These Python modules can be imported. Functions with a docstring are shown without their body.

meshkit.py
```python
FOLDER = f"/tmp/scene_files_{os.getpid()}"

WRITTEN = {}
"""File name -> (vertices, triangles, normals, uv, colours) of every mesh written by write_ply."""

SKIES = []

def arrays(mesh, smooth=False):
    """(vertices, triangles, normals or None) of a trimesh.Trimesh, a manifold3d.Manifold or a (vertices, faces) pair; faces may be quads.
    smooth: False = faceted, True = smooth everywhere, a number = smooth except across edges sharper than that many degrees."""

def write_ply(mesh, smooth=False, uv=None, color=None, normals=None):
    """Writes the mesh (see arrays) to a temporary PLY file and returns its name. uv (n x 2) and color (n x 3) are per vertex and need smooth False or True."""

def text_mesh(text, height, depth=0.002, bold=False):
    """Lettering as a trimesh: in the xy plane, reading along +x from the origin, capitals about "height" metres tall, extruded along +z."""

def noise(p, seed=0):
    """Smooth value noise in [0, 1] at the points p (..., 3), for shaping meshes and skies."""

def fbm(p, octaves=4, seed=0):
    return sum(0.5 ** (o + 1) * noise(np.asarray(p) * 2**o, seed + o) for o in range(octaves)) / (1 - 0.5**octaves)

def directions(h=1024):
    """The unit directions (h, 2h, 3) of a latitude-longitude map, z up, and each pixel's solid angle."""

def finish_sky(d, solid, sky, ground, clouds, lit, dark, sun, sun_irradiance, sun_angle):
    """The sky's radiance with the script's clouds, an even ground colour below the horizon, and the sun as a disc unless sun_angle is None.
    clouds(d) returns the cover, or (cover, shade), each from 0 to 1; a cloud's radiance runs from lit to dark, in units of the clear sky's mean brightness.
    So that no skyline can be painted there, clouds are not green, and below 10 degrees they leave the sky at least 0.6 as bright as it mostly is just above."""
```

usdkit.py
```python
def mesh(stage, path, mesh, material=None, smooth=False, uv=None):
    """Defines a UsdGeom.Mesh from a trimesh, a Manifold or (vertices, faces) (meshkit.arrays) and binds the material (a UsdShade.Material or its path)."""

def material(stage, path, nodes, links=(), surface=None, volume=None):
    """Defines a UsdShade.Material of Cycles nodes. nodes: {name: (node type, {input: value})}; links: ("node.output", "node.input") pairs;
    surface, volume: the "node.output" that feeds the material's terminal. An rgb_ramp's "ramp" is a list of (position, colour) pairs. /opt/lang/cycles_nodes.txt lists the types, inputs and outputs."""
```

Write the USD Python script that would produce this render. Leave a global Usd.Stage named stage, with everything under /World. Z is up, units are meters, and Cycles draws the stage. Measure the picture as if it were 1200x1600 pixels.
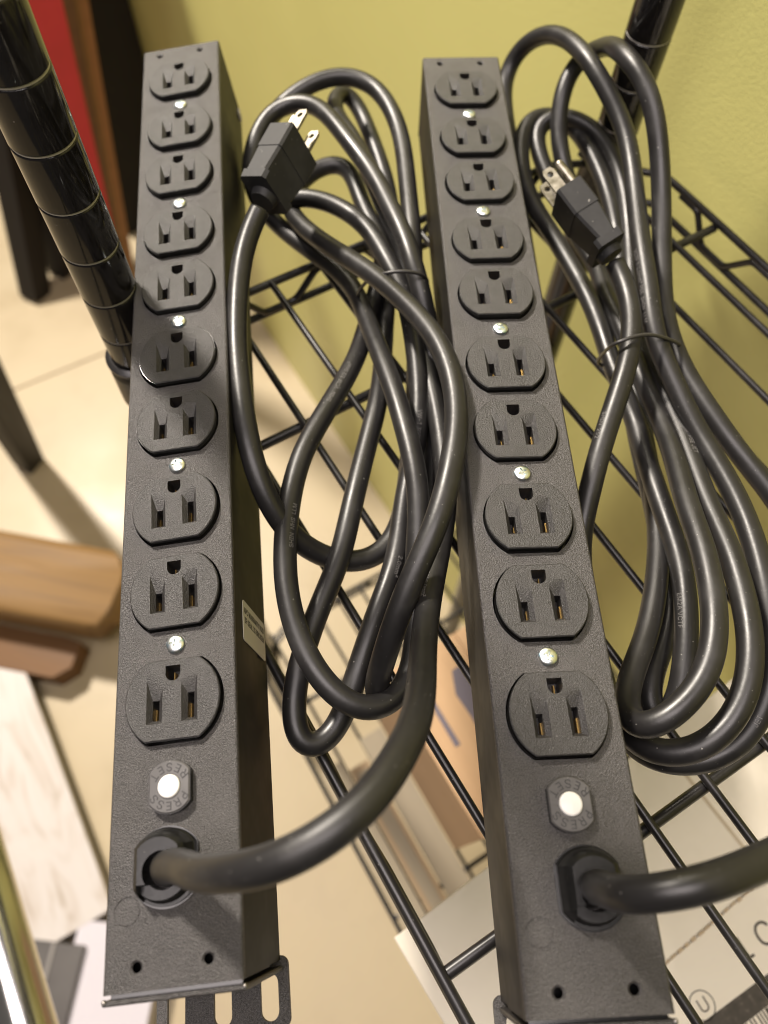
import math, random
import numpy as np, trimesh, manifold3d, usdkit, meshkit
from manifold3d import Manifold, CrossSection
from pxr import Usd, UsdGeom, UsdLux, UsdShade, Gf, Sdf, Vt
from scipy.interpolate import CubicSpline
from scipy.spatial.transform import Rotation

rng = np.random.default_rng(7)
stage = Usd.Stage.CreateInMemory()
UsdGeom.SetStageUpAxis(stage, 'Z'); UsdGeom.SetStageMetersPerUnit(stage, 1.0)
UsdGeom.Xform.Define(stage, '/World'); UsdGeom.Scope.Define(stage, '/World/Looks')
FLOOR = -1050.0            # all lengths below are millimetres; z = 0 is the level the strips rest on
MM = 0.001

# ------------------------------------------------------------------ camera
CAM_F, PITCH, ROLL, CAM_H = 1166.025, 1.1058315, 0.0486198, 320.6262   # focal length in photo pixels (1200 wide)
_fw = np.array([0, math.cos(PITCH), -math.sin(PITCH)]); _r = np.array([1., 0, 0]); _u = np.cross(_r, _fw)
_c, _s = math.cos(ROLL), math.sin(ROLL)
CR, CU = _c * _r + _s * _u, -_s * _r + _c * _u
EYE = np.array([0, 0, CAM_H])
cam = UsdGeom.Camera.Define(stage, '/World/camera')
m = np.eye(4); m[0, :3] = CR; m[1, :3] = CU; m[2, :3] = -_fw; m[3, :3] = (EYE - [0, 0, FLOOR]) * MM
cam.AddTransformOp().Set(Gf.Matrix4d(m.tolist()))
cam.CreateFocalLengthAttr(6.8); cam.CreateHorizontalApertureAttr(6.8 * 1200 / CAM_F); cam.CreateVerticalApertureAttr(6.8 * 1600 / CAM_F)
cam.CreateClippingRangeAttr(Gf.Vec2f(0.01, 50)); cam.CreateFStopAttr(1.75); cam.CreateFocusDistanceAttr(0.292)
cam.CreateExposureAttr(0.5)

# ------------------------------------------------------------------ lamps (a ceiling lamp ahead on the left, a wide ceiling panel, dim room light)
def rect_light(name, pos, target, w, h, power, color):
    l = UsdLux.RectLight.Define(stage, '/World/' + name)
    pos = (np.array(pos, float) - [0, 0, FLOOR]) * MM; target = (np.array(target, float) - [0, 0, FLOOR]) * MM
    z = pos - target; z /= np.linalg.norm(z); x = np.cross([0, 1, 0.01], z); x /= np.linalg.norm(x); y = np.cross(z, x)
    mm = np.eye(4); mm[0, :3] = x; mm[1, :3] = y; mm[2, :3] = z; mm[3, :3] = pos
    l.AddTransformOp().Set(Gf.Matrix4d(mm.tolist()))
    l.CreateWidthAttr(w); l.CreateHeightAttr(h); l.CreateIntensityAttr(power); l.CreateColorAttr(Gf.Vec3f(*color))
    return l
rect_light('ceiling_lamp', (-1578, 1910, 2200), (0, 200, 0), 0.30, 0.30, 545.0, (1.0, 0.905, 0.79))
rect_light('ceiling_panel', (-330, -160, 1500), (-330, -159, 0), 1.3, 0.7, 6.0, (1.0, 0.895, 0.87))
dome = UsdLux.DomeLight.Define(stage, '/World/room_light')
_d = usdkit.material(stage, '/World/Looks/room_light', {'b': ('background_shader', {'color': (1.0, 0.92, 0.84), 'strength': 0.075})}, surface='b.background')
UsdShade.MaterialBindingAPI.Apply(dome.GetPrim()).Bind(_d)

# ------------------------------------------------------------------ frames
A56 = math.radians(-56.4)
E1 = np.array([math.cos(A56), math.sin(A56), 0]); E2 = np.array([-E1[1], E1[0], 0]); E3 = np.array([0, 0, 1.])   # along the shelf, across it to the wall, up
def st(s, t, z=0.0): return s * E1 + t * E2 + z * E3
def at(px, py, z):
    """The point at height z that the photograph shows at pixel (px, py)."""
    d = (px - 600) / CAM_F * CR - (py - 800) / CAM_F * CU + _fw
    return EYE + d * ((z - CAM_H) / d[2])
SHELF = np.eye(4); SHELF[:3, 0] = E1; SHELF[:3, 1] = E2; SHELF[:3, 2] = E3

# ------------------------------------------------------------------ prim helpers
used = {}
def numbered(parent, name):
    k = used.get((parent, name), 0); used[(parent, name)] = k + 1
    return name if k == 0 else '%s_%03d' % (name, k)
def data(prim, label=None, cat=None, group=None, kind=None):
    for k, v in (('label', label), ('category', cat), ('group', group), ('kind', kind)):
        if v: prim.SetCustomDataByKey(k, v)
class Thing:
    """A top-level Xform with its base frame M (mm); parts are given in local or world mm."""
    def __init__(self, name, label, cat, M=None, group=None, kind=None):
        self.M = np.eye(4) if M is None else np.array(M, float)
        self.path = '/World/' + numbered('/World', name)
        x = UsdGeom.Xform.Define(stage, self.path)
        mm = self.M.copy(); mm[2, 3] -= FLOOR; mm[:3, 3] *= MM
        x.AddTransformOp().Set(Gf.Matrix4d(mm.T.tolist()))
        data(x.GetPrim(), label, cat, group, kind)
        self.inv = np.linalg.inv(self.M)
    def part(self, name, mesh, mat, world=False, parent=None, label=None, smooth=False, kind=None):
        v, f = arr(mesh)
        if world: v = v @ self.inv[:3, :3].T + self.inv[:3, 3]
        par = parent or self.path
        path = par + '/' + numbered(par, name)
        p = usdkit.mesh(stage, path, trimesh.Trimesh(v * MM, f, process=False), mat, smooth=smooth)
        data(p.GetPrim(), label, kind=kind)
        return path
def arr(mesh):
    if isinstance(mesh, (list,)) : mesh = join(mesh)
    v, f, _ = meshkit.arrays(mesh)
    return np.asarray(v, float), np.asarray(f, int)
def join(ms):
    vs, fs, n = [], [], 0
    for q in ms:
        v, f = arr(q); vs.append(v); fs.append(f + n); n += len(v)
    return np.vstack(vs), np.vstack(fs)
def tf(mesh, M):
    v, f = arr(mesh); M = np.asarray(M, float)
    return v @ M[:3, :3].T + M[:3, 3], f
def mv(mesh, d):
    v, f = arr(mesh); return v + np.asarray(d, float), f
def solo(name, mesh, mat, label, cat, M=None, group=None, kind=None, smooth=False, part=None):
    t = Thing(name, label, cat, M, group, kind); t.part(part or name, mesh, mat, smooth=smooth); return t
def frame(o, x, y):
    x = np.asarray(x, float) / np.linalg.norm(x); y = np.asarray(y, float); y = y - x * (x @ y); y /= np.linalg.norm(y)
    M = np.eye(4); M[:3, 0], M[:3, 1], M[:3, 2], M[:3, 3] = x, y, np.cross(x, y), o
    return M
def box(x0, x1, y0, y1, z0, z1, bev=0.0):
    if bev <= 0:
        b = trimesh.creation.box([x1 - x0, y1 - y0, z1 - z0]); b.apply_translation([(x0 + x1) / 2, (y0 + y1) / 2, (z0 + z1) / 2]); return arr(b)
    pts = []
    for sx in (0, 1):
        for sy in (0, 1):
            for sz in (0, 1):
                for ax in range(3):
                    q = [bev, bev, bev]; q[ax] = 0
                    pts.append([x1 - q[0] if sx else x0 + q[0], y1 - q[1] if sy else y0 + q[1], z1 - q[2] if sz else z0 + q[2]])
    return arr(trimesh.Trimesh(pts, process=False).convex_hull)
def mbox(x0, x1, y0, y1, z0, z1): return Manifold.cube([x1 - x0, y1 - y0, z1 - z0]).translate([x0, y0, z0])
def cyl(r, h, n=32, r2=None): return Manifold.cylinder(h, r, r if r2 is None else r2, n)
def spline(pts, step=2.2):
    p = np.asarray(pts, float); d = np.r_[0, np.cumsum(np.linalg.norm(np.diff(p, axis=0), axis=1) ** 0.75)]
    u = np.linspace(0, d[-1], 6000); q = CubicSpline(d, p)(u)
    L = np.r_[0, np.cumsum(np.linalg.norm(np.diff(q, axis=0), axis=1))]
    w = np.linspace(0, L[-1], max(8, int(L[-1] / step)))
    return np.stack([np.interp(w, L, q[:, k]) for k in range(3)], 1)
def smooth_path(c, sig):
    from scipy.ndimage import gaussian_filter1d
    return gaussian_filter1d(c, sig, axis=0, mode='nearest')
def transport(p):
    t = np.gradient(p, axis=0); t /= np.linalg.norm(t, axis=1, keepdims=True)
    a = np.cross(t[0], [0.3, 0.2, 1.0]); a /= np.linalg.norm(a); A = []
    for k in range(len(p)):
        a = a - t[k] * (a @ t[k]); a /= np.linalg.norm(a); A.append(a)
    A = np.array(A); return t, A, np.cross(t, A)
def tube(p, r, n=20, caps=True, wob=None):
    p = np.asarray(p, float); t, A, B = transport(p); k = len(p)
    rr = np.broadcast_to(r, (k,))[:, None] * np.ones((1, n))
    if wob is not None: rr = rr * wob
    th = np.arange(n) * 2 * np.pi / n
    v = (p[:, None] + rr[..., None] * (np.cos(th)[None, :, None] * A[:, None] + np.sin(th)[None, :, None] * B[:, None])).reshape(-1, 3)
    i, j = np.meshgrid(np.arange(k - 1), np.arange(n), indexing='ij'); j2 = (j + 1) % n
    q = np.stack([i * n + j, i * n + j2, (i + 1) * n + j2, (i + 1) * n + j], -1).reshape(-1, 4)
    f = np.vstack([q[:, [0, 1, 2]], q[:, [0, 2, 3]]])
    if caps:
        c0, c1 = len(v), len(v) + 1; v = np.vstack([v, p[0], p[-1]]); js = np.arange(n); j2 = (js + 1) % n
        f = np.vstack([f, np.stack([np.full(n, c0), j2, js], 1), np.stack([np.full(n, c1), (k - 1) * n + js, (k - 1) * n + j2], 1)])
    return v, f
def rod(a, b, r, n=14, step=None):
    a, b = np.asarray(a, float), np.asarray(b, float); d = (b - a) / np.linalg.norm(b - a); e = min(r * .35, .6)
    return tube(np.array([a, a + d * e, b - d * e, b]), np.array([r - e, r, r, r - e]), n)
def lathe(prof, n=32):
    prof = np.asarray(prof, float); th = np.arange(n) * 2 * np.pi / n
    v = np.stack([prof[:, None, 0] * np.cos(th), prof[:, None, 0] * np.sin(th), np.repeat(prof[:, 1:2], n, 1)], -1).reshape(-1, 3)
    k = len(prof); i, j = np.meshgrid(np.arange(k - 1), np.arange(n), indexing='ij'); j2 = (j + 1) % n
    q = np.stack([i * n + j, i * n + j2, (i + 1) * n + j2, (i + 1) * n + j], -1).reshape(-1, 4)
    return v, np.vstack([q[:, [0, 1, 2]], q[:, [0, 2, 3]]])

# ------------------------------------------------------------------ materials
def mat(name, nodes, links, surface='p.BSDF'): return usdkit.material(stage, '/World/Looks/' + name, nodes, links, surface=surface)
OBJ = ('texture_coordinate', {})
def plain(name, color, rough=0.5, **kw): return mat(name, {'p': ('principled_bsdf', dict(base_color=color, roughness=rough, **kw))}, [])
def textured(name, ramp, scale, rough=(0.4, 0.6), bump=0.0, bscale=None, bdist=0.0005, detail=4, stretch=(1, 1, 1), spec=0.5, metallic=0.0, distortion=0.0, coat=0.0):
    """Colour from a noise through a ramp, roughness varying with the same noise, a finer noise as relief."""
    n = {'c': OBJ, 'mp': ('mapping', {'scale': stretch}), 'n': ('noise_texture', {'scale': scale, 'detail': detail, 'distortion': distortion}), 'r': ('rgb_ramp', {'ramp': ramp}),
         'mr': ('map_range', {'from_min': .3, 'from_max': .7, 'to_min': rough[0], 'to_max': rough[1]}), 'n2': ('noise_texture', {'scale': bscale or scale * 8, 'detail': 3}),
         'b': ('bump', {'strength': bump, 'distance': bdist}), 'p': ('principled_bsdf', {'specular_ior_level': spec, 'metallic': metallic, 'coat_weight': coat})}
    l = [('c.object', 'mp.vector'), ('mp.vector', 'n.vector'), ('c.object', 'n2.vector'), ('n.fac', 'r.fac'), ('r.color', 'p.base_color'), ('n.fac', 'mr.value'), ('mr.result', 'p.roughness')]
    if bump > 0: l += [('n2.fac', 'b.height'), ('b.normal', 'p.normal')]
    return mat(name, n, l)
def dusty(name, color, dust, rough, bump, bscale, bdist, speck=900, amount=0.70, scuff=60, spec=0.5, grain=None):
    """Dark plastic or paint with fine relief, faint scuffs and light dust specks."""
    n = {'c': OBJ, 'n': ('noise_texture', {'scale': bscale, 'detail': 3, 'roughness': .6}), 'b': ('bump', {'strength': bump, 'distance': bdist}),
         'd': ('noise_texture', {'scale': speck, 'detail': 1}), 'dr': ('rgb_ramp', {'ramp': [(0, (0, 0, 0)), (amount, (0, 0, 0)), (amount + .06, (1, 1, 1)), (1, (1, 1, 1))]}),
         's': ('noise_texture', {'scale': scuff, 'detail': 5, 'roughness': .65}), 'sr': ('map_range', {'from_min': .35, 'from_max': .72, 'to_min': rough[0], 'to_max': rough[1], 'clamp': True}),
         'w': ('map_range', {'from_min': .5, 'from_max': .75, 'to_min': 0., 'to_max': .3, 'clamp': True}),
         'm0': ('mix', {'color1': color, 'color2': tuple(min(1, 2.6 * x + .01) for x in color)}), 'm': ('mix', {'color2': dust}), 'p': ('principled_bsdf', {'specular_ior_level': spec})}
    l = [('c.object', 'n.vector'), ('c.object', 'd.vector'), ('c.object', 's.vector'), ('n.fac', 'b.height'), ('b.normal', 'p.normal'), ('d.fac', 'dr.fac'), ('s.fac', 'sr.value'),
         ('sr.result', 'p.roughness'), ('s.fac', 'w.value'), ('w.result', 'm0.fac'), ('m0.color', 'm.color1'), ('dr.color', 'm.fac'), ('m.color', 'p.base_color')]
    if grain:                                                           # fine mottling of the coat, its sparkle painted into the colour
        n['g'] = ('noise_texture', {'scale': grain, 'detail': 1}); n['gr'] = ('map_range', {'from_min': .36, 'from_max': .64, 'to_min': 0., 'to_max': 1., 'clamp': True})
        n['gm'] = ('mix', {'color1': tuple(.35 * x for x in color), 'color2': tuple(2.2 * x for x in color)})
        l = [x for x in l if x[1] != 'm.color1'] + [('c.object', 'g.vector'), ('g.fac', 'gr.value'), ('gr.result', 'gm.fac'), ('gm.color', 'm0.color1'), ('m0.color', 'm.color1')]
        n['m0'] = ('mix', {'color2': tuple(min(1, 2.6 * x + .01) for x in color)})
    return mat(name, n, l)
M = {}
M['powder'] = dusty('black_powder_coat', (.025, .0225, .022), (.22, .21, .20), (.33, .43), .9, 2300, .0006, speck=1900, amount=.75, scuff=90, spec=.8, grain=2100)
M['side'] = dusty('shaded_powder_coat', (.017, .0155, .014), (.16, .15, .13), (.46, .56), .12, 2000, .0001, speck=1500, amount=.77, scuff=70, spec=.16)  # the face's powder coat again, darkened to paint in the shade on the sides
M['outlet'] = dusty('textured_black_plastic', (.021, .0195, .019), (.26, .25, .24), (.32, .42), .85, 2200, .0005, speck=2100, amount=.74, scuff=120, spec=.62)
M['gloss'] = plain('smooth_black_plastic', (.010, .010, .010), .16)
M['relief'] = dusty('strain_relief_nylon', (.008, .008, .008), (.2, .19, .17), (.22, .32), .08, 300, .0004, speck=1500, amount=.78, spec=.28)
M['button'] = dusty('button_collar_plastic', (.060, .057, .056), (.25, .24, .23), (.36, .46), .12, 900, .0002, speck=1900, amount=.76)
M['letter'] = plain('raised_letters', (.014, .0135, .013), .45)
M['white_cap'] = plain('white_button', (.70, .69, .665), .35)
M['zinc'] = mat('zinc_screw', {'c': OBJ, 'n': ('noise_texture', {'scale': 420, 'detail': 2}), 'r': ('rgb_ramp', {'ramp': [(.3, (.48, .68, .80)), (.45, (.80, .85, .87)), (.6, (.84, .86, .80)), (.75, (.58, .74, .84))]}),
                              'p': ('principled_bsdf', {'metallic': 1.0, 'roughness': .30})}, [('c.object', 'n.vector'), ('n.fac', 'r.fac'), ('r.color', 'p.base_color')])
M['brass'] = plain('brass_contact', (.50, .33, .11), .3, metallic=1.0)
M['nickel'] = textured('nickel_blade', [(.3, (.36, .33, .27)), (.7, (.47, .44, .375))], 300, (.3, .45), metallic=1.0)
M['cord'] = dusty('black_cord_rubber', (.014, .0133, .0133), (.26, .25, .235), (.33, .48), .10, 260, .0006, speck=1000, amount=.755, scuff=45)
M['emboss'] = plain('cord_lettering', (.13, .125, .12), .45)
M['plug'] = dusty('plug_rubber', (.024, .024, .025), (.3, .29, .27), (.50, .62), .15, 500, .0004, speck=800, amount=.76, spec=.35)
M['tie'] = plain('black_tie_wire', (.035, .033, .032), .38)
M['wire'] = dusty('black_epoxy_wire', (.013, .012, .012), (.2, .19, .17), (.28, .38), .06, 200, .0004, speck=800, amount=.78)
M['post'] = dusty('glossy_black_post', (.010, .009, .009), (.25, .23, .2), (.07, .13), .03, 90, .0004, speck=650, amount=.775, scuff=30)
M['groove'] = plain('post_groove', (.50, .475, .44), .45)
M['weld'] = plain('bare_corner', (.30, .28, .26), .4, metallic=1.0)
M['collar'] = plain('grey_plastic_sleeve', (.055, .053, .052), .3)
M['label'] = plain('label_film', (.50, .48, .44), .42)
M['ink'] = plain('black_ink', (.02, .02, .02), .5)
M['wall'] = textured('olive_wall_paint', [(.25, (.60, .575, .205)), (.55, (.62, .595, .215)), (.8, (.64, .615, .225))], 5, (.36, .48), .18, 420, .0009, detail=5)
M['floor'] = textured('cream_floor', [(.25, (.39, .315, .195)), (.45, (.445, .365, .235)), (.62, (.465, .385, .25)), (.85, (.40, .33, .212))], 6, (.34, .55), .05, 60, .001, detail=6)
M['gap'] = plain('dark_joint', (.20, .14, .085), .8)
M['oak'] = textured('light_oak', [(.2, (.13, .070, .024)), (.45, (.22, .128, .048)), (.6, (.245, .145, .056)), (.8, (.165, .092, .033))], 14, (.45, .6), .1, 90, .001, stretch=(.25, 4.5, 4.5), distortion=.8, spec=.2)
M['oak2'] = textured('reddish_wood', [(.2, (.105, .050, .018)), (.5, (.165, .083, .032)), (.8, (.125, .060, .022))], 9, (.4, .55), .1, 90, .001, stretch=(.35, 3.2, 3.2), distortion=1.0, spec=.2)
M['brown'] = textured('brown_board', [(.2, (.075, .040, .022)), (.5, (.125, .066, .032)), (.8, (.095, .050, .026))], 8, (.35, .5), .05, 90, .001, stretch=(.5, .5, 5))
M['tan'] = textured('brown_board_lit', [(.2, (.25, .125, .05)), (.8, (.34, .175, .075))], 8, (.4, .5), stretch=(.5, .5, 5))  # paler copy of the board colour, painting in the light on it
M['red'] = textured('red_fabric', [(.2, (.44, .026, .034)), (.5, (.52, .032, .042)), (.8, (.47, .028, .037))], 10, (.6, .75), .3, 700, .0008)
M['dark'] = textured('dark_stained_wood', [(.2, (.008, .0065, .006)), (.8, (.016, .013, .011))], 12, (.5, .65), .05, 80, .001, stretch=(4, 4, .4), spec=.3)
M['marble'] = textured('whitewashed_board', [(.24, (.33, .275, .21)), (.42, (.51, .455, .41)), (.52, (.56, .52, .49)), (.85, (.59, .555, .535))], 9, (.35, .5), .05, 60, .001, detail=7, stretch=(.7, 2.4, 2), distortion=2.2)
M['grey_edge'] = textured('grey_board_edge', [(.3, (.14, .125, .10)), (.7, (.21, .19, .16))], 20, (.6, .8))
M['slate'] = textured('dark_grey_metal', [(.3, (.075, .068, .065)), (.7, (.105, .097, .092))], 20, (.35, .5), .05, 200, .0005)
M['ridge'] = plain('ridge_highlight', (.26, .245, .23), .4)  # highlight line of the grey strip, painted as a paler colour
M['paper'] = plain('lilac_white_paper', (.60, .57, .62), .6)
M['chrome'] = plain('chrome_tube', (.80, .79, .77), .16, metallic=1.0)
M['carton'] = textured('white_carton', [(.25, (.82, .755, .645)), (.6, (.86, .80, .69)), (.85, (.84, .775, .665))], 8, (.5, .65), .06, 150, .0008, stretch=(.35, 3, 1))
M['carton_edge'] = plain('carton_raw_edge', (.52, .41, .28), .8)
M['carton_ink'] = textured('carton_ink', [(.3, (.045, .038, .032)), (.62, (.07, .06, .05)), (.80, (.20, .175, .145))], 260, (.5, .6))
M['crease'] = plain('carton_crease', (.56, .47, .34), .7)
M['kraft'] = textured('brown_cardboard', [(.25, (.47, .30, .165)), (.7, (.55, .365, .215))], 9, (.6, .75), .06, 150, .0008, stretch=(.3, 3, 1))
M['sheet_a'] = textured('greyish_cardboard', [(.25, (.24, .205, .145)), (.7, (.31, .265, .19))], 9, (.65, .8), stretch=(.3, 3, 1))
M['sheet_b'] = textured('tan_cardboard', [(.25, (.29, .21, .125)), (.7, (.36, .265, .16))], 9, (.65, .8), stretch=(.3, 3, 1))
M['violet'] = plain('violet_grey_print', (.13, .115, .15), .6)

# ------------------------------------------------------------------ floor and wall
WALL_T = 389.0
fl = Thing('floor', None, None, kind='structure')
JA, JB = at(20, 610, FLOOR), at(180, 545, FLOOR); jd = (JB - JA)[:2] / np.linalg.norm((JB - JA)[:2]); jn = np.array([-jd[1], jd[0]])
def slab(off0, off1, z0, z1, half=2600, wallside=WALL_T + 6):
    c = JA[:2] + jn * 0
    pts = [c + jd * -half + jn * off0, c + jd * half + jn * off0, c + jd * half + jn * off1, c + jd * -half + jn * off1]
    import shapely.geometry as sg
    poly = sg.Polygon(pts); n2 = E2[:2]
    far = sg.Polygon([n2 * (wallside) + E1[:2] * 6000, n2 * (wallside) - E1[:2] * 6000, n2 * (wallside - 6000) - E1[:2] * 6000, n2 * (wallside - 6000) + E1[:2] * 6000])
    return arr(mv(trimesh.creation.extrude_polygon(poly.intersection(far), z1 - z0, engine='earcut'), [0, 0, z0]))
fl.part('floor_panel', slab(2.5, 2200, FLOOR - 6, FLOOR), M['floor']); fl.part('floor_panel', slab(-2200, -2.5, FLOOR - 6, FLOOR), M['floor'])
fl.part('joint', slab(-2.5, 2.5, FLOOR - 6, FLOOR - 2.0), M['gap'])
wl = Thing('wall', 'olive yellow painted wall behind the wire shelf', 'wall', SHELF)
g = np.array([[-2300, 0], [1500, 0]])
wl.part('plaster', box(-2300, 1500, WALL_T, WALL_T + 60, FLOOR - 6, 900), M['wall'])

# ------------------------------------------------------------------ wire shelves
S0, S1, T0, T1 = -296.0, 480.0, 9.0, 371.0
PS, PTA, PTB = -281.0, 24.0, 346.0
def wire_shelf(z, label, wires, rods, seed):
    t = Thing('wire_shelf', label, 'shelf', SHELF, None)
    r = np.random.default_rng(seed)
    for tt in wires:
        t.part('shelf_wire', rod((S0 + 1, tt, z - 2.0), (S1, tt + r.normal(0, .25), z - 2.0), 2.0, 12), M['wire'], smooth=50)
    for ss in rods:
        t.part('cross_rod', rod((ss, T0, z - 7.2), (ss, T1, z - 7.2), 2.7, 14), M['wire'], smooth=50)
    for path, inward in (([(PS + 10, PTA - 5), (PS + 34, T0), (S1, T0)], (0, 1)), ([(PS + 10, PTB + 5), (PS + 30, T1), (S1, T1)], (0, -1)), ([(PS - 4, PTA + 11), (S0, PTA + 34), (S0, PTB - 34), (PS - 4, PTB - 11)], (1, 0))):
        q = np.array(path, float)
        for nm, dz in (('edge_rail', -3.3), ('lower_rail', -25.5)):
            c = np.c_[q, np.full(len(q), z + dz)]; c = np.vstack([np.linspace(c[k], c[k + 1], 60)[:-1] for k in range(len(c) - 1)] + [c[-1:]])
            t.part(nm, tube(smooth_path(c, 2.0), 2.35, 14), M['wire'], smooth=50)
        a = q[1]; b = q[2] if len(q) < 4 else q[2]; d = (b - a) / np.linalg.norm(b - a); L = np.linalg.norm(b - a)
        per = 82.0; n_ = int(L // per); pts = []                          # the bent zigzag wire between the two rails
        for k in range(n_):
            u0 = k * per + 16
            for (uu, zz) in ((.0, -5.6), (.20, -5.6), (.36, -23.2), (.62, -23.2), (.80, -5.6)): pts.append([*(a + d * (u0 + uu * per) + np.array(inward) * 1.0), z + zz])
        pts = np.array(pts); c = np.vstack([np.linspace(pts[k], pts[k + 1], 14)[:-1] for k in range(len(pts) - 1)] + [pts[-1:]])
        t.part('zigzag_wire', tube(smooth_path(c, 1.6), 2.1, 10), M['wire'], smooth=50)
    for pt in (PTA, PTB):
        t.part('corner_sleeve', mv(lathe([(13.1, -28), (16.4, -27), (16.0, -3), (14.6, -1.2), (14.4, 1.4), (16.2, 2.6), (16.2, 4.4), (14.4, 5.6), (13.1, 6.0)], 40), (PS, pt, z)), M['wire'], smooth=40)
    return t
wires = [51.5, 81.0, 110.5, 142, 174, 206.5, 237.5, 269.5, 302, 334.5]
wire_shelf(-3.0, 'black wire shelf carrying the two outlet strips', wires, [-203.0, 41.5, 286.0], 1)
wire_shelf(-558.0, 'lower black wire shelf under the white carton, blurred', [40 + 30.8 * k for k in range(11)], [-203.0, 41.5, 286.0], 2)
def shelf_post(t, label, zs, ztop):
    th = Thing('shelf_post', label, 'shelf post', SHELF @ frame((PS, t, FLOOR), (1, 0, 0), (0, 1, 0)))
    prof, R, z = [(12.7, 0)], 12.85, FLOOR
    prof = [(R, 0)]; rings = [zz for zz in zs]
    for zz in rings:
        h = zz - FLOOR
        prof += [(R, h - 1.1), (R - .5, h - .75), (R - .75, h - .45), (R - .75, h + .45), (R - .5, h + .75), (R, h + 1.1)]
    prof.append((R, ztop - FLOOR)); prof.append((0, ztop - FLOOR))
    body = th.part('tube', lathe(prof, 64), M['post'], smooth=60)
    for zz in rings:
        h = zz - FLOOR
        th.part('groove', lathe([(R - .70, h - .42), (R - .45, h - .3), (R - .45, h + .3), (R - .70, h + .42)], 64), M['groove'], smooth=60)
shelf_post(PTA, 'glossy black grooved post left of the nearer outlet strip', [23.4 + 26.6 * k for k in range(-4, 12)], 420)
shelf_post(PTB, 'black grooved post against the olive wall behind the cords', [48.5 + 26.6 * k for k in range(-3, 10)], 420)

# ------------------------------------------------------------------ power strips
W, LEN, DEP = 44.45, 467.0, 51.45
V1, PIN, POUT = 31.9, 41.17, 35.38
VS = [V1 + (k // 2) * (PIN + POUT) + (k % 2) * PIN for k in range(10)]
def strip_frame(x, y, a, ro, pi, dz):
    ux = np.array([math.cos(a), math.sin(a), ro]); uy = np.array([-math.sin(a), math.cos(a), pi])
    return frame((x, y, DEP + dz), ux, uy)
def flat_circle(r, hy=None, hx=None, n=72):
    c = CrossSection.circle(r, n)
    if hy: c = c ^ CrossSection.square([4 * r, 2 * hy], True)
    if hx: c = c ^ CrossSection.square([2 * hx, 4 * r], True)
    return c
OUT = flat_circle(17.1, 14.2)
def extrude_bev(c, z0, z1, bev):
    lo = Manifold.extrude(c, z1 - z0 - bev).translate([0, 0, z0])
    a = Manifold.extrude(c, 1e-3).translate([0, 0, z1 - bev - 1e-3]); b = Manifold.extrude(c.offset(-bev, manifold3d.JoinType.Round), 1e-3).translate([0, 0, z1 - 1e-3])
    return lo + Manifold.batch_hull([a, b])
def hull_pts(pts): return Manifold.hull_points([list(map(float, p)) for p in pts])
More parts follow.
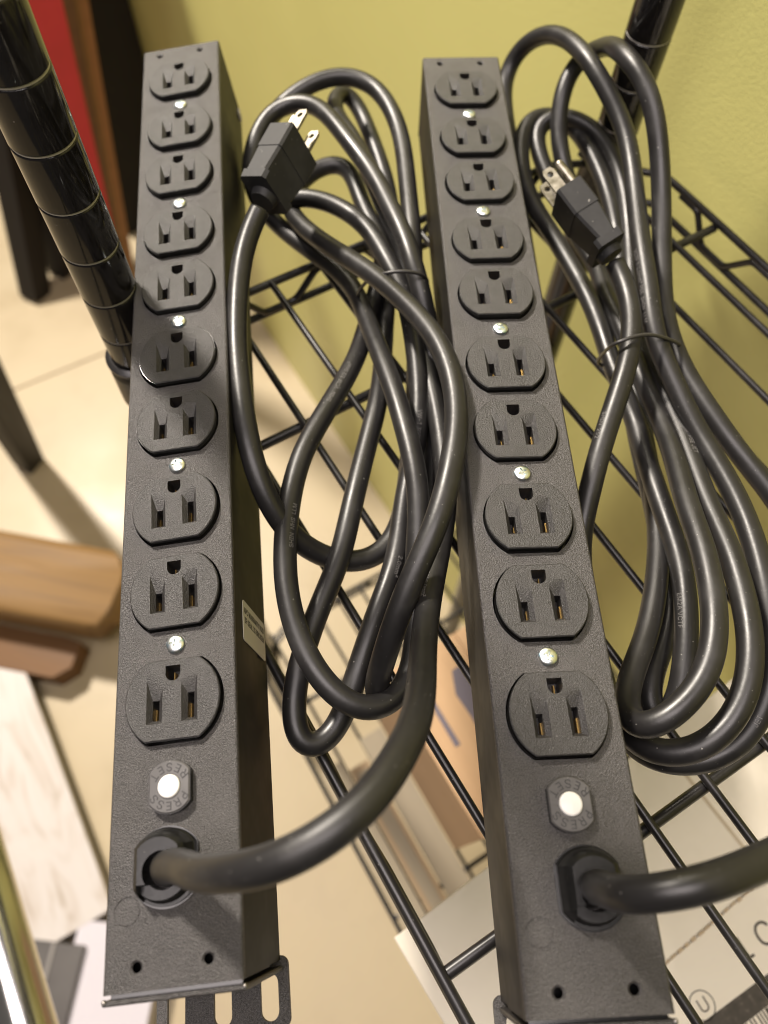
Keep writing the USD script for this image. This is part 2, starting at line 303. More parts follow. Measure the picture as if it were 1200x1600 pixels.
def outlet_mesh():
    top = 3.0
    m_ = extrude_bev(OUT, -7, top, .35)
    for sg, y1 in ((-1, 0.2), (1, 2.0)):
        o = [(-9.4, 7.2), (-3.6, 4.7), (-3.5, -8.3), (-9.2, -8.3)] if sg < 0 else [(3.1, 5.2), (8.9, 7.7), (9.1, -8.3), (3.4, -8.3)]
        s = [(-7.7, y1), (-5.3, y1), (-5.3, -6.9), (-7.7, -6.9)] if sg < 0 else [(5.0, y1), (7.3, y1), (7.3, -6.9), (5.0, -6.9)]
        m_ -= hull_pts([(x, y, top + .01) for x, y in o] + [(x * 1.0, y, top - 2.1) for x, y in s])
        m_ -= hull_pts([(x, y, top - 1.9) for x, y in s] + [(x, y, -6) for x, y in s])
    gh = CrossSection.square([5.4, 2.9], True).translate([0, 10.5]) + (CrossSection.circle(2.7, 28).translate([0, 9.1]) ^ CrossSection.square([8, 8], True).translate([0, 6.6 - .0]))
    gh = gh + CrossSection.square([5.4, 1.4], True).translate([0, 9.6])
    m_ -= Manifold.extrude(gh, 20).translate([0, 0, -6])
    return m_
OUTLET = outlet_mesh()
CONTACT = join([box(-7.75, -7.35, -6.6, -2.2, -5.9, -2.6), box(-5.65, -5.25, -6.6, -2.2, -5.9, -3.0), box(5.0, 5.35, -6.6, -1.2, -5.9, -2.6), box(6.9, 7.3, -6.6, -1.2, -5.9, -2.2), box(-1.6, -1.2, 7.6, 10.8, -5.9, -3.0), box(1.0, 1.4, 7.6, 10.8, -5.9, -3.4)])
def screw_mesh():
    prof = [(3.45, -.2)] + [(3.45 * math.cos(a), .5 + 1.25 * math.sin(a)) for a in np.linspace(0, math.pi / 2, 10)]
    v = Manifold.revolve(CrossSection([[(0, -.2)] + prof + [(0, 1.75)]]) , 36)
    cut = Manifold.batch_hull([mbox(-2.2, 2.2, -.42, .42, 1.9, 2.2), mbox(-1.2, 1.2, -.3, .3, .55, .6)])
    return v - cut - cut.rotate([0, 0, 90])
SCREW = screw_mesh()
def text_arc(word, r, centre, span, h, inward):
    """Letters along an arc. centre: angle of the middle (degrees); tops point outward unless inward."""
    ms = []; n = len(word)
    for k, ch in enumerate(word):
        g_ = meshkit.text_mesh(ch, h, .22, bold=False); g_.apply_translation([-(g_.bounds[0, 0] + g_.bounds[1, 0]) / 2, -h / 2, 0])
        u = (k - (n - 1) / 2) / (n - 1) * span
        a = math.radians(centre - u if not inward else centre + u)
        rot = a - math.pi / 2 if not inward else a + math.pi / 2
        g_.apply_transform(trimesh.transformations.rotation_matrix(rot, [0, 0, 1])); g_.apply_translation([r * math.cos(a), r * math.sin(a), 0]); ms.append(g_)
    return arr(trimesh.util.concatenate(ms))
def text_flat(word, h, depth=.2, bold=False):
    g_ = meshkit.text_mesh(word, h, depth, bold); return arr(g_)

def housing_manifold(offs, relief_u):
    c = CrossSection.square([W, DEP * .640], False).translate([-W / 2, -DEP * .640])
    o = c.offset(-1.3, manifold3d.JoinType.Miter).offset(1.3, manifold3d.JoinType.Round, 2.0, 24) + CrossSection.square([W, DEP * .3], False).translate([-W / 2, -DEP * .640])
    i = CrossSection.square([W - 2.4, DEP], False).translate([-W / 2 + 1.2, -DEP - 1.2])
    prof = o - i                                                    # in (u, z)
    h = Manifold.extrude(prof, LEN).rotate([90, 0, 0])               # z -> -v, so y runs from 0 to -LEN
    for (du, dv), v in zip(offs, VS): h -= Manifold.extrude(OUT.offset(.75, manifold3d.JoinType.Round), 6).translate([0, -v, -3])
    for (u, v) in ((-12.5, -5.4), (11.0, -5.4), (-11.6, -460.5), (11.2, -460.5)):
        h -= cyl(1.55, 6, 24).translate([u, v, -3])
        h -= cyl(1.5, .9, 24, 2.6).translate([u, v, -.55])
    h -= Manifold.extrude(flat_circle(8.2, None, 6.6), 6).translate([relief_u * .0 - .3, -408.7, -3])
    kn = (CrossSection.circle(4.35, 40) - CrossSection.circle(3.9, 40))
    h -= Manifold.extrude(kn, .5).translate([-15, -444.8, -.22])
    return h
def button_parts(t, u, v, seed):
    b = extrude_bev(flat_circle(8.6, None, 7.0), -2, 3.4, .4) - cyl(4.0, 6, 40).translate([0, 0, .8])
    for sgn in (1,): pass
    p = t.part('reset_button', mv(b, (u, v, 0)), M['button'], smooth=30)
    cap = lathe([(3.85, .9), (3.85, 3.6), (3.6, 4.05), (3.0, 4.3), (0, 4.45)], 40)
    t.part('button_cap', mv(cap, (u, v, 0)), M['white_cap'], parent=p, smooth=40)
    rot = np.eye(4); rot[:3, :3] = Rotation.from_euler('z', 180, degrees=True).as_matrix(); rot[:3, 3] = (u, v, 3.32)
    t.part('collar_side', mv(Manifold.extrude(flat_circle(8.68, None, 7.08) - flat_circle(8.0, None, 6.4), 3.0), (u, v, 0)), M['gloss'], parent=p, smooth=30)
    t.part('lettering', tf(join([text_arc('PRESS', 6.2, 90, 112, 2.7, False), text_arc('RESET', 6.2, 270, 112, 2.7, True)]), rot), M['letter'], parent=p)
def relief_parts(t, u, v, lean):
    c = flat_circle(12.6, None, 10.4)
    base = extrude_bev(c, -1, 3.2, .5)
    dome = Manifold.batch_hull([Manifold.extrude(flat_circle(12.2, None, 10.2), .1).translate([0, 0, 3]), Manifold.extrude(flat_circle(11.4, None, 9.4), .1).translate([0, 0, 6.4]), Manifold.extrude(flat_circle(10.6, None, 8.4), .1).translate([0, 0, 8.2]), Manifold.extrude(flat_circle(9.2, None, 7.0), .1).translate([0, 0, 9.4])])
    hole = Manifold.batch_hull([cyl(6.0, .1, 40).translate([0, -1, -1]), cyl(6.4, .1, 40).translate([1.5, -1.6, 14])])
    d = (base + dome) - hole
    keyway = mbox(-7.2, 14, -14, -5.2, 2.2, 20)                         # the clamp half sits lower and leaves a step
    step = Manifold.batch_hull([Manifold.extrude(flat_circle(11.6, None, 9.0), .1).translate([0, 0, 2]), Manifold.extrude(flat_circle(10.4, None, 8.2), .1).translate([0, 0, 5.6])]) ^ mbox(-7.0, 14, -14, -5.4, 1, 9)
    S_ = np.diag([lean, lean, 1.0, 1.0])
    p = t.part('strain_relief', mv(tf(d - keyway, S_), (u, v, 0)), M['relief'], smooth=35)
    t.part('clamp', mv(tf(step - hole, S_), (u, v, 0)), M['relief'], parent=p, smooth=35)
    t.part('flange', mv(Manifold.extrude(flat_circle(13.2, None, 11.2) - flat_circle(12.0, None, 10.0), .9).scale([lean, lean, 1]).translate([0, 0, -.05]), (u, v, 0)), M['gloss'], parent=p)

def make_strip(label, x, y, a, ro, pi, dz, relief_u, seed):
    r = np.random.default_rng(seed)
    F = strip_frame(x, y, a, ro, pi, dz)
    base = F.copy(); base[:3, 3] = F[:3, 3] - F[:3, 2] * DEP - F[:3, 1] * LEN / 2
    t = Thing('power_strip', label, 'power strip', base)
    Lc = np.eye(4); Lc[:3, 3] = (0, LEN / 2, DEP)                       # face coordinates -> the strip's own
    t.F = F
    put = lambda mesh: tf(mesh, Lc)
    offs = [(r.normal(0, .18), r.normal(0, .12)) for _ in range(10)]
    P = lambda nm, mesh, mt, **k: t.part(nm, put(mesh), mt, **k)
    H_ = housing_manifold(offs, relief_u); zs = -1.75
    P('front_panel', H_ ^ mbox(-40, 40, -LEN - 5, 5, zs, 5), M['powder'], smooth=30)
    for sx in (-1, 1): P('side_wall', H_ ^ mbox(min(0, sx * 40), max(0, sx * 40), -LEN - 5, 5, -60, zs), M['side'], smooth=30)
    # the back half, a hair narrower, leaves the seam along the sides
    bc = CrossSection.square([W - 1.2, DEP * .36 - 1.2], False).translate([-W / 2 + .6, -DEP])
    bi = CrossSection.square([W - 4, DEP * .36 - 2], False).translate([-W / 2 + 2, -DEP + 1.2])
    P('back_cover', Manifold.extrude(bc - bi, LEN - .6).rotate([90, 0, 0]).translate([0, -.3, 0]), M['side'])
    P('inner_tray', Manifold.extrude(CrossSection.square([W - 2.8, 1.0], False).translate([-W / 2 + 1.4, -9.5]), LEN - 4).rotate([90, 0, 0]).translate([0, -2, 0]), M['gloss'])
    for yy, nm in ((-LEN - 1.9, 0), (0.25, 1)):
        if nm == 0: P('end_plate', mv(box(-W / 2 - .6, W / 2 + .6, -LEN - 3.1, -LEN - 1.5, -DEP + 1.5, -1.1, .45), (0, 0, 0)), M['powder'])
        else: P('end_plate', box(-W / 2 + .1, W / 2 - .1, .05, 1.2, -DEP + 1, -.8, .3), M['powder'])
    P('end_flange', join([box(-W / 2 + 1.4, W / 2 - 1.4, -LEN - 1.8, -LEN + .4, -4.6, -3.4)]), M['gloss'])
    for sx in (-1, 1):
        P('corner_weld', mv(trimesh.creation.icosphere(2, .8), (sx * (W / 2 - .1), -LEN - 1.9, -1.6)), M['weld'], smooth=True)
    for k, v in enumerate(VS):
        du, dv = offs[k]
        Rz = np.eye(4); Rz[:3, :3] = Rotation.from_euler('xyz', [r.normal(0, .5), r.normal(0, .7), r.normal(0, .5)], degrees=True).as_matrix(); Rz[:3, 3] = (du, -v + dv, r.normal(-.1, .12))
        o = P('outlet', tf(OUTLET, Rz), M['outlet'], smooth=25)
        t.part('contact', put(tf(CONTACT, Rz)), M['brass'], parent=o)
        sk = Manifold.extrude(OUT.offset(.08, manifold3d.JoinType.Round) - OUT.offset(-.6, manifold3d.JoinType.Round), 2.5)
        t.part('skirt', put(tf(sk, Rz)), M['gloss'], parent=o, smooth=30)
    for k in range(5):
        v = VS[2 * k] + PIN / 2
        Rz = np.eye(4); Rz[:3, :3] = Rotation.from_euler('z', r.uniform(0, 90), degrees=True).as_matrix(); Rz[:3, 3] = (r.normal(0, .15), -v, .1)
        P('screw', tf(SCREW, Rz), M['zinc'], smooth=30)
    for u in (-12.5, 11.0): pass
    # button and relief in face coordinates
    class Face:
        def part(s, nm, mesh, mt, **k): return t.part(nm, put(mesh), mt, **k)
    fc = Face(); fc.path = t.path
    button_parts(fc, -.6, -408.7, seed); relief_parts(fc, relief_u, -433.0, .93)
    # slotted mounting bracket at the foot, lying along the back
    pl = CrossSection.square([W + 4.5, 22.5], True).offset(-3, manifold3d.JoinType.Miter).offset(3, manifold3d.JoinType.Round, 2.0, 20).translate([0, -LEN - 9.5])
    for u in (-17.2, 0, 17.2): pl = pl - (CrossSection.square([6.6, 8.4], True) + CrossSection.circle(3.3, 24).translate([0, 4.2]) + CrossSection.circle(3.3, 24).translate([0, -4.2])).translate([u, -LEN - 10.8])
    P('mounting_bracket', extrude_bev(pl, -DEP - 1.8, -DEP - .05, .25) if False else Manifold.extrude(pl, 1.7).translate([0, 0, -DEP - 1.75]), M['powder'], smooth=30)
    return t

QL = (-131.0177, 430.7701, .157903, .124214, .002335, 0.0)
QR = (31.81357, 433.85764, .0834497, .0080634, -.0203697, -.2285)
stripL = make_strip('black ten outlet power strip nearer the left grooved post, grey sticker on its side', *QL, -2.0, 11)
stripR = make_strip('black ten outlet power strip on the right, white carton below its foot', *QR, 2.0, 12)

# the sticker on the left strip's side
def sticker():
    Fs = stripL.F
    # on the side u = +W/2: x runs down the depth, y up the strip
    Ms = frame(Fs[:3, 3] + Fs[:3, 0] * (W / 2 + .05), -Fs[:3, 2], Fs[:3, 1])
    v0, v1, d0, d1 = -356.5, -340.0, 12.0, 46.5
    c = CrossSection.square([d1 - d0, v1 - v0], False).offset(-1.5, manifold3d.JoinType.Miter).offset(1.5, manifold3d.JoinType.Round, 2.0, 16).translate([d0, v0])
    p = stripL.part('warranty_sticker', tf(Manifold.extrude(c, .25), Ms), M['label'], world=True)
    a = text_flat('APC WARRANTY VOID', 2.35, .08, True); a = (a[0] * [(d1 - d0 - 3.0) / np.ptp(a[0][:, 0]), 1, 1] + [d0 + 1.5, v1 - 5.0, .24], a[1])
    b = text_flat('IF SEAL IS BROKEN', 2.35, .08, True); b = (b[0] * [(d1 - d0 - 4.5) / np.ptp(b[0][:, 0]), 1, 1] + [d0 + 2.2, v1 - 9.0, .24], b[1])
    stripL.part('lettering', tf(join([a, b]), Ms), M['ink'], world=True, parent=p)
sticker()
stripL.part('pale_tab', tf(box(W / 2 - .3, W / 2 + .9, -7.5, -2.0, -47.0, -41.5, .2), stripL.F), M['label'], world=True)

# ------------------------------------------------------------------ cords
CORD_R = 5.0
def cord(strip, pts, texts, seed, lead=()):
    P_ = np.array(list(lead) + [at(*q) for q in pts])
    c = smooth_path(spline(P_, 2.0), 4.0)
    r = np.random.default_rng(seed); k, n = len(c), 24
    arcs = np.arange(k) * 2.0
    wob = 1 + .010 * np.sin(arcs / 37 + 1)[:, None] * np.cos(np.arange(n) * 2 * np.pi / n)[None] + .006 * np.sin(arcs / 11)[:, None] * np.ones((1, n))
    p = strip.part('power_cord', tube(c, CORD_R, n, wob=wob), M['cord'], world=True, smooth=True)
    ms = []
    for word, px, py, z, side, rev in texts:                            # raised lettering that follows the cord
        a0 = at(px, py, z); i0 = int(np.argmin(np.linalg.norm(c - a0, axis=1)))
        g_ = meshkit.text_mesh(word, 2.0, .14); v = np.array(g_.vertices); s_ = v[:, 0] / 2.0
        sg = -1 if rev else 1
        idx = np.clip(i0 + sg * s_, 0, k - 1.001); i_ = idx.astype(int); fr = (idx - i_)[:, None]
        ctr = c[i_] * (1 - fr) + c[i_ + 1] * fr; tt = c[i_ + 1] - c[i_]; tt /= np.linalg.norm(tt, axis=1, keepdims=True); tt *= sg
        up = EYE - ctr; up -= tt * (up * tt).sum(1, keepdims=True); up /= np.linalg.norm(up, axis=1, keepdims=True); lat = np.cross(up, tt)
        ang = math.radians(side) + (v[:, 1] - 1.0) / CORD_R
        nrm = np.cos(ang)[:, None] * up + np.sin(ang)[:, None] * lat
        ms.append((ctr + nrm * (CORD_R * 1.012 - .05 + v[:, 2:3]), np.array(g_.faces)))
    for w_ in ms: strip.part('cord_lettering', w_, M['emboss'], world=True, parent=p)
    return c
def lead_in(F, u, v, out): return [F[:3, 3] + F[:3, 0] * u + F[:3, 1] * v + F[:3, 2] * z for z in (-4, 3, 9)]
ptsL = [(272,1350,70),(296,1362,86),(338,1366,102),(402,1359,113),(474,1330,119),(560,1270,119),(618,1192,110),(647,1135,97),(658,1078,80),(661,1022,63),(666,965,50),(676,908,40),(688,850,33),(697,780,28),(692,700,24),(678,620,20),(658,540,18),(646,460,24),
 (646,400,30),(642,340,32),(636,280,32),(626,211,33),(604,158,35),(571,126,36),(532,118,36),(484,132,34),(439,165,28),(407,208,22),(390,258,15),(396,300,10),(424,342,8),(480,388,8),(545,440,10),(568,485,14),(585,530,22),(612,600,30),(636,680,34),(650,740,34),(655,800,32),(651,860,28),(650,930,22),(650,1000,18),(640,1062,18),(610,1102,19),(568,1112,22),(526,1089,25),(487,1040,27),(457,968,28),(445,890,28),(450,797,28),(460,747,27),(473,707,26),(497,663,24),(527,613,20),(553,567,14),(572,513,8),
 (590,450,12),(598,390,12),(576,340,12),(557,292,12),(534,254,14),(495,264,12),(464,292,12),(452,318,15),(462,342,20),(490,368,25),(532,396,32),(580,427,40),(640,480,50),(690,545,58),(714,640,62),(707,720,64),(681,820,62),(650,890,56),(615,980,44),(596,1040,30),(586,1080,15),(594,1102,5),(622,1090,3),(648,1040,3),(657,960,6),(664,870,8),(672,780,8),(678,700,10),(678,620,12),(674,545,20),(661,468,35),
 (646,412,42),(631,368,43),(609,322,43),(580,268,42),(544,220,42),(508,176,40),(472,159,36),(430,171,32),(399,218,26),(390,262,20),(402,305,18),(432,316,22),(460,308,26),(508,314,28),(568,350,30),(610,415,32),(630,455,30),(648,540,24),(655,640,20),(645,720,16),(632,780,14),(620,870,12),(592,950,12),(568,1022,10),(549,1079,7),(533,1127,6),(505,1166,6),(475,1176,8),(458,1130,10),(461,1070,12),(475,1016,13),(505,935,14),(531,872,15),(544,818,16),(556,765,16),(573,697,14),(590,630,12),(598,567,6),(604,470,4),(612,380,3),(605,290,4),(580,214,8),(556,160,12),(540,141,16),(527,146,18),(523,172,20),(546,208,26),(572,258,26),(602,330,18),(630,400,10),(645,470,3),(650,560,3),(648,640,3),(642,700,3),(635,770,3),(625,820,3),(600,862,4),(560,880,6),(510,872,11),(460,842,22),(425,796,32),(401,740,40),(386,680,45),(375,600,47),(370,540,48),(371,470,50),(379,400,54),(394,352,58),(410,320,62)]
ptsR = [(931,1384,68),(952,1395,84),(1000,1400,97),(1080,1388,104),(1150,1365,100),(1230,1328,90),(1315,1235,55),(1335,1100,30),(1310,970,18),(1260,860,18),(1205,770,22),(1155,708,26),(1110,644,28),(1080,599,28),(1050,536,30),(1036,470,32),(1034,373,42),(1032,265,58),(1023,177,74),(1004,121,82),(971,81,82),(940,74,66),(903,95,50),(880,140,42),(872,187,32),(879,252,22),(892,300,11),(908,350,6),(928,400,4),(942,450,8),(962,494,14),(990,560,18),(1010,608,20),(1036,665,26),(1057,725,34),(1076,794,42),(1097,852,48),(1113,924,52),(1118,981,54),(1110,1039,54),(1087,1082,52),(1044,1123,50),(1009,1142,46),(984,1130,38),(977,1096,30),(987,1053,24),(1009,996,18),(1024,924,14),(1029,852,9),(1026,800,6),(1012,720,4),(998,640,4),(985,560,4),(975,480,4),(968,400,6),(962,355,8),(952,310,12),(940,275,14),(925,242,16),(905,208,18),(880,186,19),(850,178,20),(823,193,20),(814,226,18),(818,280,14),(836,325,10),(863,367,8),(886,405,8),(914,455,10),(942,524,11),(958,575,11),(984,635,11),(1003,695,13),(1027,770,16),(1051,838,18),(1067,895,20),(1073,967,20),(1070,1039,18),(1061,1090,14),(1042,1128,8),(1018,1126,8),(1012,1092,10),(1016,1060,10),(1035,1010,8),(1047,953,5),(1038,880,3),(1024,800,3),(1000,700,3),(985,600,3),(988,500,4),(985,400,8),(975,300,14),(961,252,18),(938,212,22),(901,186,24),(866,180,24),(843,192,20),(838,224,16),(852,266,12),(874,314,8),(900,365,5),(945,440,4),(992,520,12),(1018,575,18),(1050,644,24),(1080,719,30),(1110,797,36),(1139,860,42),(1159,924,46),(1173,996,48),(1172,1053,48),(1158,1105,46),(1122,1153,42),(1078,1178,38),(1038,1181,34),(1004,1169,28),(978,1145,20),(950,1095,10),(925,1010,5),(906,900,5),(889,800,5),(870,690,5),(848,560,5),(827,430,5),(806,290,8),(793,200,16),(788,130,26),(800,94,34),(828,63,48),(860,52,58),(901,72,66),(930,109,66),(958,160,60),(977,206,55),(991,289,48),(1004,397,46),(1014,457,44),(1023,524,40),(1047,584,36),(1076,648,32),(1112,710,32),(1155,787,34),(1187,880,36),(1203,960,36),(1208,1030,32),(1196,1096,28),(1176,1139,24),(1144,1172,20),(1100,1192,16),(1050,1194,12),(1000,1178,7),(964,1130,5),(938,1050,8),(917,960,12),(906,880,18),(907,830,23),(917,786,28),(932,725,34),(951,662,38),(972,598,42),(985,545,44),(986,485,44),(975,440,44),(957,404,46)]
textsL = [('SHIN   VCTF 3/2.0mm²', 524, 640, 24, 18, False), ('SHIN  NHS  LLM', 448, 860, 28, -30, False), ('252/ 2.0mm²', 678, 900, 40, -32, True), ('JET  VCTF', 630, 1090, 18, -20, True), ('VW-1 300V', 655, 650, 18, 8, False),
          ('2.0mm²', 618, 870, 12, 24, False)]
textsR = [('SHIN VCTF 3/2.0mm² PSE JET', 1038, 620, 24, 40, False), ('SHIN  252', 960, 655, 38, -40, True), ('JET', 1176, 1139, 24, -10, True), ('VCTF 3/2.0mm² PSE  SHIN  LLM', 1004, 397, 46, -38, False), ('EM2A VCTF', 1072, 930, 20, -28, False)]
cL = cord(stripL, ptsL, textsL, 3, lead_in(stripL.F, -2.0 + 1, -434, 1))
cR = cord(stripR, ptsR, textsR, 4, lead_in(stripR.F, 2.0 + .5, -434, 1))

# ------------------------------------------------------------------ plugs
def plug(strip, end, face, corner, z_end, z_face, broad_px, z_up, z_dn, width, sd, gz, tap):
    """Moulded three-prong plug: x across its narrow top, y along its axis to the prongs, z away from its broad side's lower edge."""
    A, B = at(*end, z_end), at(*face, z_face); ax = (B - A); Lp = np.linalg.norm(ax); ax /= Lp
    b = at(*broad_px[1], z_dn) - at(*broad_px[0], z_up); b -= ax * (ax @ b); b /= np.linalg.norm(b)
    Mf = np.eye(4); Mf[:3, 1] = ax; Mf[:3, 2] = -b; Mf[:3, 0] = np.cross(ax, -b); Mf[:3, 3] = A
    h = width / 2
    def slab_(y, hx, h0, h1): return [(sx * (hx - e), y, zz + (e if zz < 0 else -e) ) for sx in (-1, 1) for zz in (h0, h1) for e in (0,)]
    def ring(y, hx, zlo, zhi, bv=1.2):
        pts = []
        for sx in (-1, 1):
            for zz, sz in ((zlo, 1), (zhi, -1)): pts += [(sx * (hx - bv), y, zz), (sx * hx, y, zz + sz * bv)]
        return pts
    k = width / 25.0; hx = 7.3 * k
    body = hull_pts(ring(Lp * .60, hx, -h, h) + ring(Lp, hx, -h, h)) + hull_pts(ring(Lp * .60 + .2, hx - .35, -h + .3, h - .35) + ring(6.5, hx * tap, -h * .80, h * .96)) + hull_pts(ring(2.0, 7.6 * k, -h * .88, h * .97, 1.6) + ring(6.5, 7.9 * k, -h * .91, h, 1.6))
    neck = Manifold.batch_hull([Manifold.cylinder(.1, 7.0, 7.0, 28).rotate([-90, 0, 0]).translate([0, 2.4, 0]), Manifold.cylinder(.1, 5.9, 5.9, 28).rotate([-90, 0, 0]).translate([0, -1.5, 0])])
    p = strip.part('plug', tf(body + neck, Mf), M['plug'], world=True, smooth=35)
    for zz in (7.6, -5.1):
        bl = hull_pts([(sd * x_, Lp + y_, zz + q) for q in (-.75, .75) for (x_, y_) in ((.3, -2), (6.6, -2), (6.6, 12.0), (5.6, 14.2), (1.3, 14.2), (.3, 12.0))])
        bl -= Manifold.cylinder(6, 1.55, 1.55, 24).translate([sd * 3.45, Lp + 10.5, zz - 3])
        strip.part('blade', tf(bl, Mf), M['nickel'], world=True, parent=p)
    gp = Manifold.cylinder(14, 2.4, 2.4, 24) + Manifold.sphere(2.4, 24).translate([0, 0, 14])
    strip.part('ground_pin', tf(gp.rotate([-90, 0, 0]).translate([-sd * 4.4, Lp - .5, gz]), Mf), M['nickel'], world=True, parent=p, smooth=40)
    return Mf
plug(stripL, (411, 312), (459, 226), None, 60, 66, ((466, 191), (491, 263)), 86, 65, 26.5, 1, 3.5, .84)
plug(stripR, (953, 398), (884, 306), None, 46, 54, ((876, 301), (855, 332)), 66, 42, 24.5, -1, 5.5, .66)

# ------------------------------------------------------------------ cord ties
def tie(label, pts, under):
    P_ = [at(*q) for q in pts] + [at(*q) for q in under]
    P_ = np.array(P_ + P_[:1]); 
    d = np.r_[0, np.cumsum(np.linalg.norm(np.diff(P_, axis=0), axis=1))]
    q = CubicSpline(d, P_, bc_type='periodic')(np.linspace(0, d[-1], 90))
    c = q.mean(0); M0 = np.eye(4); M0[:3, 3] = c
    t = Thing('cord_tie', label, 'cord tie', M0); t.part('tie_wire', tube(q, .9, 10), M['tie'], world=True, smooth=True)
    return t
tie('thin black tie round the cord bundle between the two strips', [(560, 462, 18), (572, 441, 34), (598, 428, 47), (630, 424, 50), (655, 428, 47), (668, 445, 30)], [(650, 462, 0), (605, 475, -1)])
tie('thin black tie round the cord bundle by the olive wall', [(938, 570, 10), (946, 549, 32), (968, 534, 50), (1000, 524, 51), (1035, 527, 46), (1064, 543, 30)], [(1050, 560, 14), (995, 578, 4)])

# ------------------------------------------------------------------ things on the lower shelf
ZC = -180.0
c0, c1 = at(620, 1467, ZC), at(1130, 1075, ZC); cx = (c1 - c0) / np.linalg.norm(c1 - c0)
MC = frame(c0, cx, np.cross([0, 0, 1], cx)); MC[:3, 2] = (0, 0, 1); MC[:3, 1] = np.cross([0, 0, 1], cx)   # x along the back edge to the wall, y away (up in the photo)
hC = ZC - (-555.5)
base = MC.copy(); base[:3, 3] += np.array([0, 0, -hC])
ct = Thing('carton', 'white printed carton with barcode standing on the lower shelf', 'box', base)
wC, dC = 345.0, 430.0
ct.part('carton_wall', join([box(45, wC - 2, -dC, -60, 0, hC - 3, 1.0)]), M['carton'])
ct.part('top_flap', box(13.0, wC, -96.0, 0.8, hC - 2.9, hC, .5), M['carton']); ct.part('top_flap', box(13.0, wC, -dC, -97.2, hC - 2.9, hC + .15, .5), M['carton'])
ct.part('side_flap', box(-1.0, 12.6, -dC, 1.2, hC - 2.9, hC - .6, .5), M['carton'])
tf_ = []
rr = np.random.default_rng(5)
for k in range(60):                                                     # torn perforation between the flaps
    xx = 14 + k * 5.4; tf_.append(box(xx, xx + rr.uniform(2.6, 4.6), -97.5 + rr.normal(0, .3), -95.9 + rr.normal(0, .3), hC - .3, hC + .28))
ct.part('perforation', join(tf_), M['carton_edge'])
for (xx, w_) in ((95, 2.0), (104, 1.3), (205, 2.2), (214, 1.4)): ct.part('crease', box(xx, xx + w_, -dC + 5, -2, hC - .2, hC + .22), M['crease'])
def onC(px, py): return (np.linalg.inv(MC) @ np.r_[at(px, py, ZC), 1])[:2]
zt = hC + .16
a_, b_ = onC(1100, 1600), onC(1200, 1525)
ang = math.atan2(*(b_ - a_)[::-1])
RB = np.eye(4); RB[:3, :3] = Rotation.from_euler('z', ang).as_matrix(); RB[:3, 3] = (a_[0], a_[1], zt)
ct.part('printed_band', tf(box(-40, 210, -11, 1, 0, .12), RB), M['carton_ink'])
bars, xx = [], 14.0
for k in range(60):
    w_ = rr.choice([.9, 1.0, 2.2, 3.4]); bars.append(box(xx, xx + w_, -70, -11.2, 0, .12)); xx += w_ + rr.choice([1.1, 1.3, 2.0])
    if xx > 160: break
ct.part('barcode', tf(join(bars), RB), M['carton_ink'])
uc = onC(1097, 1571); U_ = text_flat('U', 7.0, .12); U_ = (U_[0] - [np.ptp(U_[0][:, 0]) / 2, 3.5, 0], U_[1])
ring_ = Manifold.extrude(CrossSection.circle(7.6, 48) - CrossSection.circle(7.0, 48), .12)
ct.part('u_symbol', mv(join([tf(U_, np.block([[RB[:3, :3], np.zeros((3, 1))], [np.zeros((1, 3)), np.ones((1, 1))]])), ring_]), (uc[0], uc[1], zt)), M['carton_ink'])
t1 = onC(1160, 1508); tx = text_flat('1 CASE', 12.5, .12)
RT = RB.copy(); RT[:3, 3] = (t1[0], t1[1], zt); ct.part('lettering', tf(tx, RT), M['carton_ink'])

cs_ = (np.linalg.inv(SHELF) @ np.r_[at(596, 1150, -553), 1])[0]
fc_ = Thing('flattened_cardboard', 'stacked flattened cardboard sheets on the lower shelf beside the brown box', 'cardboard', SHELF @ frame((0, 14, -555.4), (1, 0, 0), (0, 1, 0)))
fc_.part('cardboard_sheet', box(cs_, 60, 0, 26, 0, 3.4, .4), M['sheet_a']); fc_.part('cardboard_sheet', box(cs_ + 14, 60, 28.5, 52, 0, 4.2, .4), M['sheet_b'])
fc_.part('cardboard_sheet', box(cs_ - 9, 60, 55, 83, 0, 3.2, .4), M['sheet_a']); fc_.part('cardboard_sheet', box(cs_ + 22, 60, 34, 47, 4.3, 7.2, .4), M['sheet_a'])
ZB = -338.0
bA, bB = at(666, 1161, ZB), at(758, 1324, ZB)
kb = Thing('cardboard_box', 'brown cardboard box with violet print behind the white carton', 'box', SHELF @ frame((0, 99, -555.5), (1, 0, 0), (0, 1, 0)))
def onS(p_): return (np.linalg.inv(SHELF) @ np.r_[p_, 1])[:2]
s_hi = onS(at(716, 985, ZB))[0]; s_lo = 20.0; hB = ZB + 555.5
kb.part('box_wall', box(s_hi, s_lo, 0, 150, 0, hB - 2.5, 1.0), M['kraft'])
kb.part('box_flap', box(s_hi, s_lo, -.8, 74.6, hB - 2.4, hB, .5), M['kraft']); kb.part('box_flap', box(s_hi, s_lo, 75.4, 150.6, hB - 2.4, hB, .5), M['kraft'])
def quadB(pxs, zz=.15):
    import shapely.geometry as sg
    q = np.array([onS(at(*p_, ZB)) for p_ in pxs]) - [0, 99]
    return mv(trimesh.creation.extrude_polygon(sg.Polygon(q), zz, engine='earcut'), (0, 0, hB))
kb.part('violet_print', quadB([(706, 1048), (718, 1040), (770, 1110), (770, 1180), (735, 1118), (712, 1085)]), M['violet'])
kb.part('printed_line', quadB([(672, 1100), (679, 1096), (720, 1163), (712, 1168)]), M['violet'])

